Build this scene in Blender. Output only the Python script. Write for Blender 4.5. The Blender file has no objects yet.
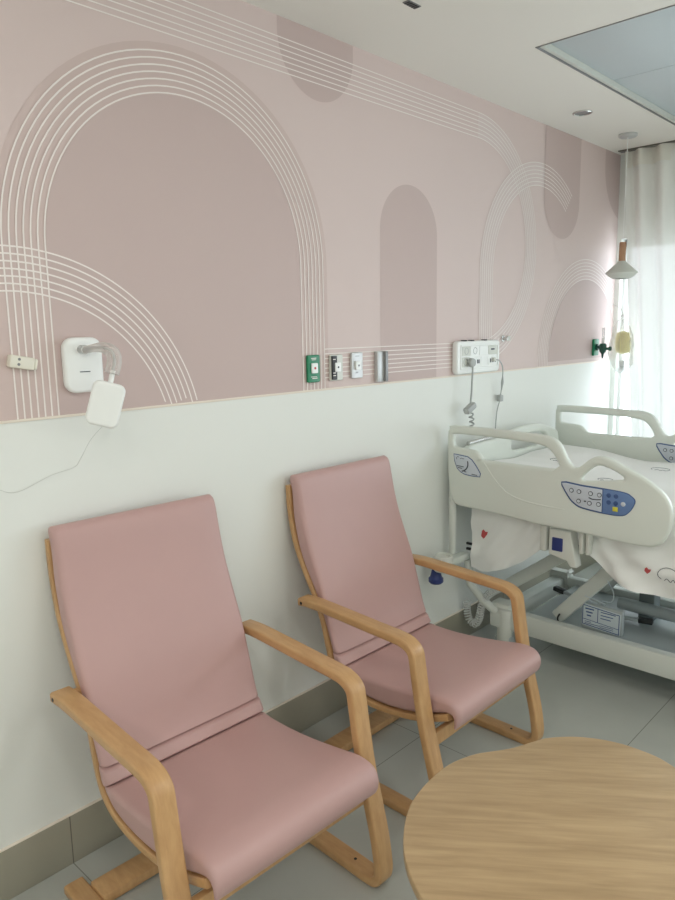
import bpy, bmesh, math, random
from mathutils import Vector, Matrix
random.seed(4)
SC = bpy.context.scene
COL = SC.collection
PI = math.pi

# ------------------------------------------------------------------ materials
def lin(c):
    return tuple(((v/255)/12.92 if v/255 <= .04045 else ((v/255+.055)/1.055)**2.4) for v in c) + (1,)

def mat(name, rgb, rough=.5, metal=0, var=0, scale=30, bump=0, bscale=200, spec=.5, coat=0):
    m = bpy.data.materials.new(name); m.use_nodes = True
    nt = m.node_tree; b = nt.nodes['Principled BSDF']
    b.inputs['Base Color'].default_value = lin(rgb)
    b.inputs['Roughness'].default_value = rough
    b.inputs['Metallic'].default_value = metal
    b.inputs['Specular IOR Level'].default_value = spec
    b.inputs['Coat Weight'].default_value = coat
    tc = nt.nodes.new('ShaderNodeTexCoord')
    if var:
        n = nt.nodes.new('ShaderNodeTexNoise'); n.inputs['Scale'].default_value = scale; n.inputs['Detail'].default_value = 4
        nt.links.new(tc.outputs['Object'], n.inputs['Vector'])
        mx = nt.nodes.new('ShaderNodeMix'); mx.data_type = 'RGBA'
        c = lin(rgb)
        mx.inputs['A'].default_value = tuple(v*(1-var) for v in c[:3])+(1,)
        mx.inputs['B'].default_value = tuple(min(1, v*(1+var)) for v in c[:3])+(1,)
        nt.links.new(n.outputs['Fac'], mx.inputs['Factor'])
        nt.links.new(mx.outputs['Result'], b.inputs['Base Color'])
    if bump:
        n2 = nt.nodes.new('ShaderNodeTexNoise'); n2.inputs['Scale'].default_value = bscale; n2.inputs['Detail'].default_value = 3
        nt.links.new(tc.outputs['Object'], n2.inputs['Vector'])
        bp = nt.nodes.new('ShaderNodeBump'); bp.inputs['Strength'].default_value = bump; bp.inputs['Distance'].default_value = .01
        nt.links.new(n2.outputs['Fac'], bp.inputs['Height']); nt.links.new(bp.outputs['Normal'], b.inputs['Normal'])
    return m

def wood(name, c1, c2, scale=(1, 1, 1), rot=0, rough=.4, dist=3, nscale=3.0):
    m = bpy.data.materials.new(name); m.use_nodes = True
    nt = m.node_tree; b = nt.nodes['Principled BSDF']; b.inputs['Roughness'].default_value = rough
    tc = nt.nodes.new('ShaderNodeTexCoord')
    r1 = nt.nodes.new('ShaderNodeMapping'); r1.inputs['Rotation'].default_value = (0, 0, rot)
    mp = nt.nodes.new('ShaderNodeMapping'); mp.inputs['Scale'].default_value = scale
    nt.links.new(tc.outputs['Object'], r1.inputs['Vector']); nt.links.new(r1.outputs['Vector'], mp.inputs['Vector'])
    n = nt.nodes.new('ShaderNodeTexNoise'); n.inputs['Scale'].default_value = nscale; n.inputs['Detail'].default_value = 6
    n.inputs['Roughness'].default_value = .6; n.inputs['Distortion'].default_value = .4
    nt.links.new(mp.outputs['Vector'], n.inputs['Vector'])
    cr = nt.nodes.new('ShaderNodeValToRGB')
    cr.color_ramp.elements[0].position = .3; cr.color_ramp.elements[0].color = lin(c1)
    cr.color_ramp.elements[1].position = .7; cr.color_ramp.elements[1].color = lin(c2)
    nt.links.new(n.outputs['Fac'], cr.inputs['Fac']); nt.links.new(cr.outputs['Color'], b.inputs['Base Color'])
    bp = nt.nodes.new('ShaderNodeBump'); bp.inputs['Strength'].default_value = .05; bp.inputs['Distance'].default_value = .005
    nt.links.new(n.outputs['Fac'], bp.inputs['Height']); nt.links.new(bp.outputs['Normal'], b.inputs['Normal'])
    return m

def tile_mat(name, c1, c2, grout, rough, off=(0, 0), axes='xy', size=.6, row=1.2, mortar=.0035):
    m = bpy.data.materials.new(name); m.use_nodes = True
    nt = m.node_tree; b = nt.nodes['Principled BSDF']; b.inputs['Roughness'].default_value = rough
    tc = nt.nodes.new('ShaderNodeTexCoord'); sp = nt.nodes.new('ShaderNodeSeparateXYZ'); cb = nt.nodes.new('ShaderNodeCombineXYZ')
    nt.links.new(tc.outputs['Object'], sp.inputs[0])
    for i, a in enumerate(axes):
        ad = nt.nodes.new('ShaderNodeMath'); ad.operation = 'SUBTRACT'; ad.inputs[1].default_value = off[i]
        nt.links.new(sp.outputs['xyz'.index(a)], ad.inputs[0]); nt.links.new(ad.outputs[0], cb.inputs[i])
    br = nt.nodes.new('ShaderNodeTexBrick'); br.offset = 0; br.squash = 1
    br.inputs['Scale'].default_value = 1; br.inputs['Brick Width'].default_value = size; br.inputs['Row Height'].default_value = row
    br.inputs['Mortar Size'].default_value = mortar/2; br.inputs['Mortar Smooth'].default_value = .2
    br.inputs['Color1'].default_value = lin(c1); br.inputs['Color2'].default_value = lin(c2); br.inputs['Mortar'].default_value = lin(grout)
    nt.links.new(cb.outputs[0], br.inputs['Vector'])
    n = nt.nodes.new('ShaderNodeTexNoise'); n.inputs['Scale'].default_value = 6; n.inputs['Detail'].default_value = 5
    nt.links.new(tc.outputs['Object'], n.inputs['Vector'])
    mr = nt.nodes.new('ShaderNodeMapRange'); mr.inputs['To Min'].default_value = .93; mr.inputs['To Max'].default_value = 1.06
    nt.links.new(n.outputs['Fac'], mr.inputs['Value'])
    mx = nt.nodes.new('ShaderNodeVectorMath'); mx.operation = 'SCALE'
    nt.links.new(br.outputs['Color'], mx.inputs[0]); nt.links.new(mr.outputs[0], mx.inputs['Scale'])
    nt.links.new(mx.outputs[0], b.inputs['Base Color'])
    return m

def sheer(name, rgb, transp, transl):
    m = bpy.data.materials.new(name); m.use_nodes = True
    nt = m.node_tree; nt.nodes.remove(nt.nodes['Principled BSDF']); out = nt.nodes['Material Output']
    d = nt.nodes.new('ShaderNodeBsdfDiffuse'); d.inputs['Color'].default_value = lin(rgb)
    t = nt.nodes.new('ShaderNodeBsdfTranslucent'); t.inputs['Color'].default_value = lin(rgb)
    tr = nt.nodes.new('ShaderNodeBsdfTransparent')
    tc = nt.nodes.new('ShaderNodeTexCoord'); n = nt.nodes.new('ShaderNodeTexNoise'); n.inputs['Scale'].default_value = 90
    nt.links.new(tc.outputs['Object'], n.inputs['Vector'])
    mr = nt.nodes.new('ShaderNodeMapRange'); mr.inputs['To Min'].default_value = transp*.8; mr.inputs['To Max'].default_value = transp*1.2
    nt.links.new(n.outputs['Fac'], mr.inputs['Value'])
    m1 = nt.nodes.new('ShaderNodeMixShader'); m1.inputs[0].default_value = transl
    nt.links.new(d.outputs[0], m1.inputs[1]); nt.links.new(t.outputs[0], m1.inputs[2])
    m2 = nt.nodes.new('ShaderNodeMixShader'); nt.links.new(mr.outputs[0], m2.inputs[0])
    nt.links.new(m1.outputs[0], m2.inputs[1]); nt.links.new(tr.outputs[0], m2.inputs[2])
    nt.links.new(m2.outputs[0], out.inputs['Surface'])
    return m

def clear_plastic(name, rgb, mixf, rough=.1):
    m = bpy.data.materials.new(name); m.use_nodes = True
    nt = m.node_tree; b = nt.nodes['Principled BSDF']; out = nt.nodes['Material Output']
    b.inputs['Base Color'].default_value = lin(rgb); b.inputs['Roughness'].default_value = rough
    tr = nt.nodes.new('ShaderNodeBsdfTransparent'); mx = nt.nodes.new('ShaderNodeMixShader')
    fr = nt.nodes.new('ShaderNodeLayerWeight'); fr.inputs['Blend'].default_value = .3
    ad = nt.nodes.new('ShaderNodeMath'); ad.operation = 'ADD'; ad.use_clamp = True; ad.inputs[1].default_value = mixf
    nt.links.new(fr.outputs['Facing'], ad.inputs[0])
    nt.links.new(ad.outputs[0], mx.inputs[0]); nt.links.new(tr.outputs[0], mx.inputs[1]); nt.links.new(b.outputs[0], mx.inputs[2])
    nt.links.new(mx.outputs[0], out.inputs['Surface'])
    return m

M = dict(
    wall_white=mat('paint_white', (234, 236, 231), .55, var=.012, scale=3),
    wall_pink=mat('paint_pink', (219, 200, 196), .6, var=.015, scale=2),
    pink_mid=mat('paint_pink_mid', (209, 188, 183), .6, var=.015, scale=2),
    pink_dark=mat('paint_pink_dark', (202, 181, 177), .6, var=.015, scale=2),
    pink_pale=mat('paint_pink_pale', (223, 207, 204), .6, var=.015, scale=2),
    line=mat('paint_line', (245, 237, 232), .5, var=.01),
    trim=mat('trim_cream', (236, 226, 212), .5, var=.01),
    ceil=mat('paint_ceiling', (234, 231, 224), .7, var=.012, scale=2),
    floor=tile_mat('tile_floor', (184, 187, 180), (181, 184, 178), (140, 141, 134), .26, (.365, .807)),
    base=tile_mat('tile_skirting', (158, 154, 138), (154, 150, 135), (104, 100, 90), .35, (.807, -.3), 'yz', 1.2, .6),
    vinyl=mat('vinyl_pink', (193, 157, 153), .42, var=.03, scale=9, bump=.02, bscale=900),
    seam=mat('seam_pink', (150, 98, 92), .6, var=.03),
    beech=wood('beech', (184, 142, 96), (203, 162, 114), (3, 14, 3), 0, .34, nscale=4),
    oak=wood('oak_table', (163, 137, 101), (191, 164, 125), (1.3, 16, 1), math.radians(-37), .38, nscale=3),
    oak_edge=wood('oak_edge', (120, 86, 52), (150, 112, 70), (4, 4, 4), 0, .5),
    walnut=wood('lamp_wood', (172, 128, 98), (192, 148, 116), (20, 20, 3), 0, .45),
    plastic=mat('plastic_white', (245, 247, 245), .32, var=.01),
    plastic2=mat('plastic_grey_white', (214, 216, 208), .4, var=.01),
    cream=mat('plastic_cream', (236, 232, 218), .45, var=.01),
    bedp=mat('bed_plastic', (222, 227, 219), .4, var=.012, scale=6),
    bedmetal=mat('bed_metal', (214, 218, 211), .38, var=.015, scale=8),
    bedgrey=mat('bed_grey', (176, 184, 184), .42, var=.02, scale=8),
    beddark=mat('bed_dark', (112, 120, 120), .5, var=.03),
    black=mat('black_plastic', (34, 36, 36), .45, var=.03),
    chrome=mat('chrome', (210, 210, 208), .22, 1, var=.01),
    alu=mat('aluminium', (196, 197, 196), .4, .35, var=.02, scale=60),
    alud=mat('aluminium_dark', (140, 140, 140), .4, .4, var=.02, scale=60),
    navy=mat('navy_plastic', (44, 58, 118), .4, var=.02),
    ctl_blue=mat('panel_blue', (104, 132, 178), .35, var=.01),
    ctl_rim=mat('panel_rim', (66, 92, 140), .35, var=.01),
    ctl_light=mat('panel_light', (206, 213, 222), .35, var=.01),
    yellow=mat('button_yellow', (214, 206, 70), .4, var=.01),
    ink=mat('ink', (60, 66, 78), .5, var=.02),
    red=mat('print_red', (196, 84, 84), .7, var=.02),
    green=mat('plate_green', (20, 128, 88), .4, var=.02),
    dkgreen=mat('valve_green', (26, 78, 66), .35, var=.02),
    sheet=mat('cotton_white', (242, 243, 240), .85, var=.01, scale=14, bump=.06, bscale=30),
    cable=mat('cable_grey', (206, 208, 204), .45, var=.01),
    cabled=mat('cable_dark_grey', (172, 175, 174), .45, var=.01),
    ceil_panel=mat('ceiling_panel', (196, 206, 210), .45, var=.01),
    clearp=clear_plastic('clear_plastic', (225, 228, 226), .28),
    clear2=clear_plastic('frosted_plastic', (222, 216, 212), .28, .25),
    bagp=clear_plastic('bag_plastic', (246, 248, 247), .22, .3),
    bagy=mat('bag_yellow', (240, 226, 158), .5, var=.05),
    glass=clear_plastic('window_glass', (240, 245, 245), .0, .02),
    curtain=sheer('sheer_curtain', (244, 244, 240), .046, .056),
    header=sheer('curtain_header', (240, 238, 230), .02, .15),
    track=mat('track_grey', (110, 108, 100), .4, .3, var=.02),
    upvc=mat('window_frame_white', (230, 230, 228), .4, var=.01),
    sticker=mat('sticker_paper', (206, 216, 220), .5, var=.01),
)

# ------------------------------------------------------------------ mesh helpers
def finish(name, bm, m, parent=None, smooth=True, angle=40, recalc=True):
    if recalc: bmesh.ops.recalc_face_normals(bm, faces=bm.faces)
    me = bpy.data.meshes.new(name); bm.to_mesh(me); bm.free()
    for x in (m if isinstance(m, (list, tuple)) else [m]): me.materials.append(x)
    if smooth:
        me.polygons.foreach_set('use_smooth', [True]*len(me.polygons)); me.set_sharp_from_angle(angle=math.radians(angle))
    o = bpy.data.objects.new(name, me); COL.objects.link(o)
    if parent: o.parent = parent
    return o

def box(bm, lo, hi, bev=0, mi=0, seg=2, M4=None):
    lo, hi = Vector(lo), Vector(hi)
    r = bmesh.ops.create_cube(bm, size=1); vs = r['verts']
    c = (lo+hi)/2; s = hi-lo
    for v in vs: v.co = Vector((v.co.x*s.x, v.co.y*s.y, v.co.z*s.z))+c
    fs = list({f for v in vs for f in v.link_faces})
    if bev:
        es = list({e for v in vs for e in v.link_edges})
        rr = bmesh.ops.bevel(bm, geom=es, offset=bev, segments=seg, affect='EDGES', profile=.5)
        fs = list(set(fs) & set(bm.faces)) + rr['faces']
        vs = list({v for f in fs if f.is_valid for v in f.verts})
    for f in fs:
        if f.is_valid: f.material_index = mi
    if M4:
        for v in vs: v.co = M4 @ v.co
    return vs

def catmull(pts, n=6, closed=False):
    P = [Vector(p) for p in pts]; out = []
    N = len(P)
    rng = range(N) if closed else range(N-1)
    for i in rng:
        p0 = P[(i-1) % N] if closed or i > 0 else P[0]*2-P[1]
        p1 = P[i]; p2 = P[(i+1) % N]
        p3 = P[(i+2) % N] if closed or i+2 < N else p2*2-p1
        for k in range(n):
            t = k/n
            out.append(.5*((2*p1)+(p2-p0)*t+(2*p0-5*p1+4*p2-p3)*t*t+(3*p1-p0-3*p2+p3)*t**3))
    if not closed: out.append(P[-1].copy())
    return out

def tube(bm, pts, r, seg=10, closed=False, mi=0, caps=True):
    P = [Vector(p) for p in pts]; n = len(P); rings = []
    R = r if isinstance(r, (list, tuple)) else [r]*n
    prev = None
    for i in range(n):
        a = P[(i-1) % n] if closed or i > 0 else P[i]; b = P[(i+1) % n] if closed or i < n-1 else P[i]
        t = (b-a).normalized()
        if prev is None:
            u = t.orthogonal().normalized()
        else:
            u = (prev-t*prev.dot(t)); u = u.normalized() if u.length > 1e-6 else t.orthogonal().normalized()
        prev = u; w = t.cross(u)
        rings.append([bm.verts.new(P[i]+(u*math.cos(2*PI*k/seg)+w*math.sin(2*PI*k/seg))*R[i]) for k in range(seg)])
    for i in range(n if closed else n-1):
        A, B = rings[i], rings[(i+1) % n]
        for k in range(seg):
            f = bm.faces.new((A[k], A[(k+1) % seg], B[(k+1) % seg], B[k])); f.material_index = mi
    if caps and not closed:
        for rg in (rings[0], rings[-1]):
            f = bm.faces.new(rg); f.material_index = mi

def lathe(bm, prof, seg=24, M4=None, mi=0):
    """prof: (r, z) list, revolved about z"""
    rings = []
    for r, z in prof:
        if r < 1e-6: rings.append([bm.verts.new((0, 0, z))])
        else: rings.append([bm.verts.new((r*math.cos(2*PI*k/seg), r*math.sin(2*PI*k/seg), z)) for k in range(seg)])
    for A, B in zip(rings, rings[1:]):
        for k in range(seg):
            a = (A[k % len(A)], A[(k+1) % len(A)], B[(k+1) % len(B)], B[k % len(B)])
            a = list(dict.fromkeys(a))
            if len(a) >= 3:
                f = bm.faces.new(a); f.material_index = mi
    for rg in (rings[0], rings[-1]):
        if len(rg) > 2: bm.faces.new(rg).material_index = mi
    if M4:
        for rg in rings:
            for v in rg: v.co = M4 @ v.co

def cyl(bm, p, q, r, seg=20, bev=.0, mi=0):
    p, q = Vector(p), Vector(q); d = q-p; L = d.length
    Mx = Matrix.Translation(p) @ d.to_track_quat('Z', 'Y').to_matrix().to_4x4()
    b = min(bev, r*.5, L*.4)
    prof = [(r, 0), (r, L)] if not b else [(r-b, 0), (r-b*.3, b*.3), (r, b), (r, L-b), (r-b*.3, L-b*.3), (r-b, L)]
    lathe(bm, prof, seg, Mx, mi)

def solid(outlines, depth, bevel, place, bres=2):
    """2D outlines (first outer, others holes) -> bmesh of a bevelled slab; place maps (X, Y, Z) with Z in 0..depth"""
    cu = bpy.data.curves.new('tmp', 'CURVE'); cu.dimensions = '2D'; cu.fill_mode = 'BOTH'
    for ol in outlines:
        s = cu.splines.new('POLY'); s.points.add(len(ol)-1); s.use_cyclic_u = True
        for p, c in zip(s.points, ol): p.co = (c[0], c[1], 0, 1)
    cu.extrude = max(depth/2-bevel, 0); cu.bevel_depth = bevel; cu.bevel_resolution = bres; cu.offset = -bevel
    o = bpy.data.objects.new('tmp', cu); COL.objects.link(o)
    me = bpy.data.meshes.new_from_object(o.evaluated_get(bpy.context.evaluated_depsgraph_get()))
    bm = bmesh.new(); bm.from_mesh(me)
    bmesh.ops.remove_doubles(bm, verts=bm.verts, dist=1e-5)
    for v in bm.verts: v.co = Vector(place(v.co.x, v.co.y, v.co.z+depth/2))
    bpy.data.objects.remove(o); bpy.data.curves.remove(cu); bpy.data.meshes.remove(me)
    return bm

def merge(bm, other):
    me = bpy.data.meshes.new('t'); other.to_mesh(me); other.free(); bm.from_mesh(me); bpy.data.meshes.remove(me)

def rrect(w, h, r, n=5, cx=0, cy=0):
    out = []
    for sx, sy, a0 in ((1, 1, 0), (-1, 1, 90), (-1, -1, 180), (1, -1, 270)):
        for k in range(n+1):
            a = math.radians(a0+90*k/n); out.append((cx+sx*(w/2-r)+r*math.cos(a), cy+sy*(h/2-r)+r*math.sin(a)))
    return out

def empty(name, loc, rz=0):
    o = bpy.data.objects.new(name, None); COL.objects.link(o); o.location = loc; o.rotation_euler = (0, 0, rz); o.empty_display_size = .1
    return o

def tag(o, label, cat, group=None):
    o['label'] = label; o['category'] = cat
    if group: o['group'] = group
    return o

def lab(o, label):
    o['label'] = label; return o

def struct(o):
    o['kind'] = 'structure'; return o

# placing maps
def wallm(x0): return lambda X, Y, Z: (x0+Z, X, Y)             # drawn in (y, z), thickness towards +x
def frontm(y0): return lambda X, Y, Z: (X, y0-Z, Y)            # drawn in (x, z), thickness towards -y
def backm(y0): return lambda X, Y, Z: (X, y0+Z, Y)
def topm(z0): return lambda X, Y, Z: (X, Y, z0+Z)

# ------------------------------------------------------------------ room
XR, YF, YB, ZC = 4.6, -2.2, 4.49, 2.519
RAIL = 1.296
# left wall with its painted mural
bm = bmesh.new()
def wq(y0, y1, z0, z1, x, mi):
    f = bm.faces.new([bm.verts.new(p) for p in ((x, y0, z0), (x, y1, z0), (x, y1, z1), (x, y0, z1))]); f.material_index = mi
box(bm, (-.15, YF, 0), (0, YB+.15, ZC), 0, 0)
def wpoly(pts, x, mi):
    f = bm.faces.new([bm.verts.new((x, a, b)) for a, b in pts]); f.material_index = mi
def clip_poly(pts, lo, hi):
    def cut(P, z, keep_above):
        out = []
        for i in range(len(P)):
            a, b = P[i-1], P[i]
            ia = (a[1] >= z) == keep_above or a[1] == z; ib = (b[1] >= z) == keep_above or b[1] == z
            if ia != ib:
                t = (z-a[1])/(b[1]-a[1]); out.append((a[0]+(b[0]-a[0])*t, z))
            if ib: out.append(b)
        return out
    P = cut(pts, lo, True); return cut(P, hi, False)
def arc(cy, cz, r, a0, a1, n=48):
    return [(cy+r*math.cos(math.radians(a0+(a1-a0)*k/n)), cz+r*math.sin(math.radians(a0+(a1-a0)*k/n))) for k in range(n+1)]
wq(YF, YB, RAIL, ZC, .0006, 1)
def archfill(cy, cz, r, x, mi):
    wpoly([(cy-r, RAIL), (cy+r, RAIL)]+arc(cy, cz, r, 0, 180), x, mi)
def hang(cy, cz, r, x, mi):       # shape hanging from the ceiling with a round foot
    P = [(cy+r, ZC-.001), (cy-r, ZC-.001)]+arc(cy, cz, r, 180, 360)
    P = [(min(a, YB-.001), b) for a, b in P]
    Q = []
    for p in P:
        if not Q or (abs(p[0]-Q[-1][0])+abs(p[1]-Q[-1][1])) > 1e-5: Q.append(p)
    wpoly(Q, x, mi)
RI, RO = .456, .5655
A1 = (1.332, 1.7375); A0 = (.775, 1.166); LP = (2.912, 1.8965); A2 = (3.51, 1.762); A3 = (4.09, 1.320)
archfill(*A1, RO+.022, .0012, 2)
archfill(*A1, RI-.004, .0018, 3)
wpoly(clip_poly(arc(*A0, RO+.014, 0, 180), RAIL, 3), .0015, 2)
wpoly([(2.222, RAIL), (2.602, RAIL)]+arc(2.412, 1.893, .19, 0, 180), .0012, 3)
hang(1.893, 2.478, .184, .0012, 3)
hang(3.745, 2.18, .205, .0024, 3)
hang(4.574, 2.44, .30, .0012, 3)
wpoly(clip_poly(arc(*A3, RI-.004, 0, 180), RAIL, 3), .0024, 3)
# pale bands under the fine lines of the loop and the far arches
def band(path_o, path_i, x, mi):
    n = len(path_o)
    for k in range(n-1):
        f = bm.faces.new([bm.verts.new((x, *p)) for p in (path_o[k], path_o[k+1], path_i[k+1], path_i[k])]); f.material_index = mi
band(arc(*LP, .5585, 90, -90), arc(*LP, .4535, 90, -90), .0009, 4)
def leg_arc(c, r, a1):
    return [(c[0]-r, RAIL)]+arc(*c, r, 180, a1)
band(leg_arc(A2, RO, 52), leg_arc(A2, RI, 52), .0012, 4)
# raised fine lines
def ribbon(path, w=.0042, x=.0026):
    P = [Vector(p) for p in path]; L, R_ = [], []
    for i, p in enumerate(P):
        a = P[max(i-1, 0)]; b = P[min(i+1, len(P)-1)]; t = (b-a).normalized(); nn = Vector((-t.y, t.x))*w/2
        L.append(bm.verts.new((x, *(p+nn)))); R_.append(bm.verts.new((x, *(p-nn))))
    for i in range(len(P)-1):
        f = bm.faces.new((R_[i], R_[i+1], L[i+1], L[i])); f.material_index = 5
for k in range(7):
    r = RI+(RO-RI)*k/6
    ribbon([(A1[0]-r, RAIL)]+arc(*A1, r, 180, 0)+[(A1[0]+r, RAIL)], x=.0027)
    P = arc(*A0, r, 180, 0, 90); P = [p for p in P if p[1] > RAIL]
    ribbon(P, x=.0029)
    r2 = .4535+.105*k/6
    ribbon([(YF, LP[1]+r2), (2.0, LP[1]+r2)]+arc(*LP, r2, 90, -90)+[(2.3, LP[1]-r2), (1.90, LP[1]-r2)], .0036, x=.0028)
    ribbon([(A2[0]-r, RAIL)]+arc(*A2, r, 180, 52), .0036, x=.0026)
    P = [(A3[0]-r, RAIL)]+[p for p in arc(*A3, r, 180, 0, 60) if p[1] > RAIL and p[0] < YB-.003]
    ribbon(P, .0036, x=.0028)
o = struct(finish('wall_left', bm, [M['wall_white'], M['wall_pink'], M['pink_mid'], M['pink_dark'], M['pink_pale'], M['line']], smooth=False, recalc=False))

bm = bmesh.new(); box(bm, (0, YF, RAIL-.004), (.004, YB, RAIL+.003), .0008)
struct(finish('trim_1', bm, M['trim']))
bm = bmesh.new(); box(bm, (0, YF, 0), (.009, YB, .1500), .0012)
struct(finish('baseboard_left', bm, M['base']))
bm = bmesh.new(); box(bm, (0, YF, .1500), (.0095, YB, .1535), .0008)
struct(finish('trim_2', bm, M['trim']))
bm = bmesh.new(); box(bm, (-.15, YF-.15, -.12), (XR+.15, YB+.15, 0))
struct(finish('floor', bm, M['floor'], smooth=False))
# ceiling with a shallow recess
RX0, RX1, RY0, RY1, RD = .462, 1.68, 2.572, 4.04, .030
bm = bmesh.new()
for lo, hi in (((-.15, YF-.15), (XR+.15, RY0)), ((-.15, RY1), (XR+.15, YB+.15)), ((-.15, RY0), (RX0, RY1)), ((RX1, RY0), (XR+.15, RY1))):
    box(bm, (lo[0], lo[1], ZC), (hi[0], hi[1], ZC+.2))
box(bm, (RX0, RY0, ZC+RD+.02), (RX1, RY1, ZC+.2))
struct(finish('ceiling', bm, M['ceil'], smooth=False))
# end wall with its wide window, other walls
WX0, WX1, WZ0, WZ1 = .03, 4.2, .35, 2.03
bm = bmesh.new()
for lo, hi in (((0, 0), (WX0, ZC)), ((WX1, 0), (XR, ZC)), ((WX0, 0), (WX1, WZ0)), ((WX0, WZ1), (WX1, ZC))):
    box(bm, (lo[0], YB, lo[1]), (hi[0], YB+.15, hi[1]))
struct(finish('wall_back', bm, M['wall_white'], smooth=False))
bm = bmesh.new(); box(bm, (XR, YF, 0), (XR+.15, YB+.15, ZC)); struct(finish('wall_right', bm, M['wall_white'], smooth=False))
bm = bmesh.new(); box(bm, (-.15, YF-.15, 0), (XR+.15, YF, ZC)); struct(finish('wall_front', bm, M['wall_white'], smooth=False))
win = struct(empty('window_1', ((WX0+WX1)/2, YB+.08, WZ0)))
bm = bmesh.new(); cx = (WX0+WX1)/2; W2 = (WX1-WX0)/2; H = WZ1-WZ0
for a, b in (((-W2, 0), (W2, .05)), ((-W2, H-.05), (W2, H)), ((-W2, 0), (-W2+.022, H)), ((W2-.05, 0), (W2, H)), ((-.7, 0), (-.64, H)), ((.64, 0), (.7, H))):
    box(bm, (a[0], -.03, a[1]), (b[0], .03, b[1]), .004)
finish('window_frame', bm, M['upvc'], win)
for a, b in ((-W2+.022, -.7), (-.64, .64), (.7, W2-.05)):
    bm = bmesh.new(); box(bm, (a, -.004, .05), (b, .004, H-.05)); finish('window_pane', bm, M['glass'], win, smooth=False)

# ------------------------------------------------------------------ curtain
tr = bm = bmesh.new(); box(bm, (.035, 4.362, ZC-.006), (4.3, 4.418, ZC), .0015)
tag(finish('curtain_track', bm, M['track']), 'thin grey curtain track fixed to the ceiling above the sheer curtain', 'curtain track')
cur = tag(empty('sheer_curtain', (.05, 4.39, 0)), 'white sheer curtain hanging in folds over the bright window', 'curtain')
def fold(x, k):
    return .046*math.sin(2*PI*x/.145+1.4*math.sin(x*5.1))*k + .012*math.sin(2*PI*x/.31+.5)*k
def edge(z): return .018+max(0, .085*(2.45-z)/1.2)
def curtain_part(name, z0, z1, m, off, amp0, amp1, nz):
    bm = bmesh.new(); nx = 260; L = 1.35; rows = []
    for j in range(nz+1):
        t = j/nz; z = z0+(z1-z0)*t; k = amp0+(amp1-amp0)*t
        rows.append([bm.verts.new((edge(z)+(L-edge(z))*i/nx+.006*math.sin(z*3+i*.3)*(1-t), off+fold(L*i/nx, k)+.006*math.sin(4*z+L*i/nx*9)*(1-t), z)) for i in range(nx+1)])
    for j in range(nz):
        for i in range(nx): bm.faces.new((rows[j][i], rows[j][i+1], rows[j+1][i+1], rows[j+1][i]))
    return finish(name, bm, m, cur, angle=180)
curtain_part('curtain_fabric', .03, 2.5115, M['curtain'], 0, 1.25, .55, 16)
curtain_part('curtain_header', 2.420, 2.512, M['header'], -.004, .72, .55, 3)

# ------------------------------------------------------------------ ceiling fittings
cp = tag(empty('ceiling_panel', (RX0, RY0, ZC)), 'large grey white panelled unit recessed in the ceiling beside the downlight', 'ceiling panel')
bm = bmesh.new(); w = .016
for lo, hi in (((0, 0), (RX1-RX0, w)), ((0, RY1-RY0-w), (RX1-RX0, RY1-RY0)), ((0, 0), (w, RY1-RY0)), ((RX1-RX0-w, 0), (RX1-RX0, RY1-RY0))):
    box(bm, (lo[0]+.002, lo[1]+.002, .004), (hi[0], hi[1], RD+.015))
finish('edge_frame', bm, M['plastic2'], cp)
ys = [.017, .640, RY1-RY0-.017]
bm = bmesh.new(); A, B = RX1-RX0, RY1-RY0
for lo, hi in (((-.004, -.004), (A+.004, .001)), ((-.004, B-.001), (A+.004, B+.004)), ((-.004, -.004), (.001, B+.004)), ((A-.001, -.004), (A+.004, B+.004))): box(bm, (*lo, -.0025), (*hi, .004))
finish('rim', bm, M['alud'], cp)  # shade of the gap round the recess, put in as a grey strip
for i in range(2):
    for x0, x1 in ((.017, .606), (.610, RX1-RX0-.017)):
        bm = bmesh.new(); box(bm, (x0, ys[i]+.002, RD-.006), (x1, ys[i+1]-.002, RD+.012), .002); finish('panel', bm, M['ceil_panel'], cp)

def downlight(x, y, label):
    t = tag(empty('downlight', (x, y, ZC)), label, 'ceiling light', 'round recessed downlights')
    bm = bmesh.new(); lathe(bm, [(.046, -.0005), (.046, -.004), (.040, -.006), (.036, -.003), (.036, .0)], 28, None); finish('ring', bm, M['chrome'], t)
    bm = bmesh.new(); lathe(bm, [(0, -.0008), (.035, -.0008), (.035, -.0002), (0, -.0002)], 28); finish('lens', bm, M['alud'], t)
downlight(.222, 3.478, 'round chrome downlight in the ceiling between pink wall and recessed panel')
pn = tag(empty('pendant_lamp', (.22, 4.04, ZC)), 'small pendant lamp with wooden neck and white cone shade before the curtain', 'pendant lamp')
bm = bmesh.new(); lathe(bm, [(0, -.017), (.042, -.016), (.048, -.011), (.048, 0), (0, 0)], 28); finish('ceiling_rose', bm, M['alu'], pn)  # aluminium grey puts the rose's backlit shade into its colour
bm = bmesh.new(); cyl(bm, (0, 0, -.56), (0, 0, -.0165), .0022, 8); finish('cord', bm, M['plastic'], pn)
bm = bmesh.new(); cyl(bm, (0, 0, -.668), (0, 0, -.56), .018, 20, .003); finish('neck', bm, M['walnut'], pn)
bm = bmesh.new(); lathe(bm, [(.018, -.660), (.026, -.668), (.055, -.695), (.083, -.720), (.085, -.726), (.066, -.742), (.045, -.755), (.041, -.755), (.062, -.740), (.076, -.725), (.050, -.697), (.018, -.668)], 36)
finish('lamp_shade', bm, M['plastic2'], pn)
bm = bmesh.new(); lathe(bm, [(0, -.735), (.02, -.730), (.028, -.715), (.018, -.690), (.014, -.668), (0, -.668)], 20); finish('bulb', bm, M['plastic'], pn)
vt = tag(empty('ceiling_vent', (.355, 1.962, ZC)), 'tiny dark slotted grille set flush in the plain ceiling', 'vent')
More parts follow.
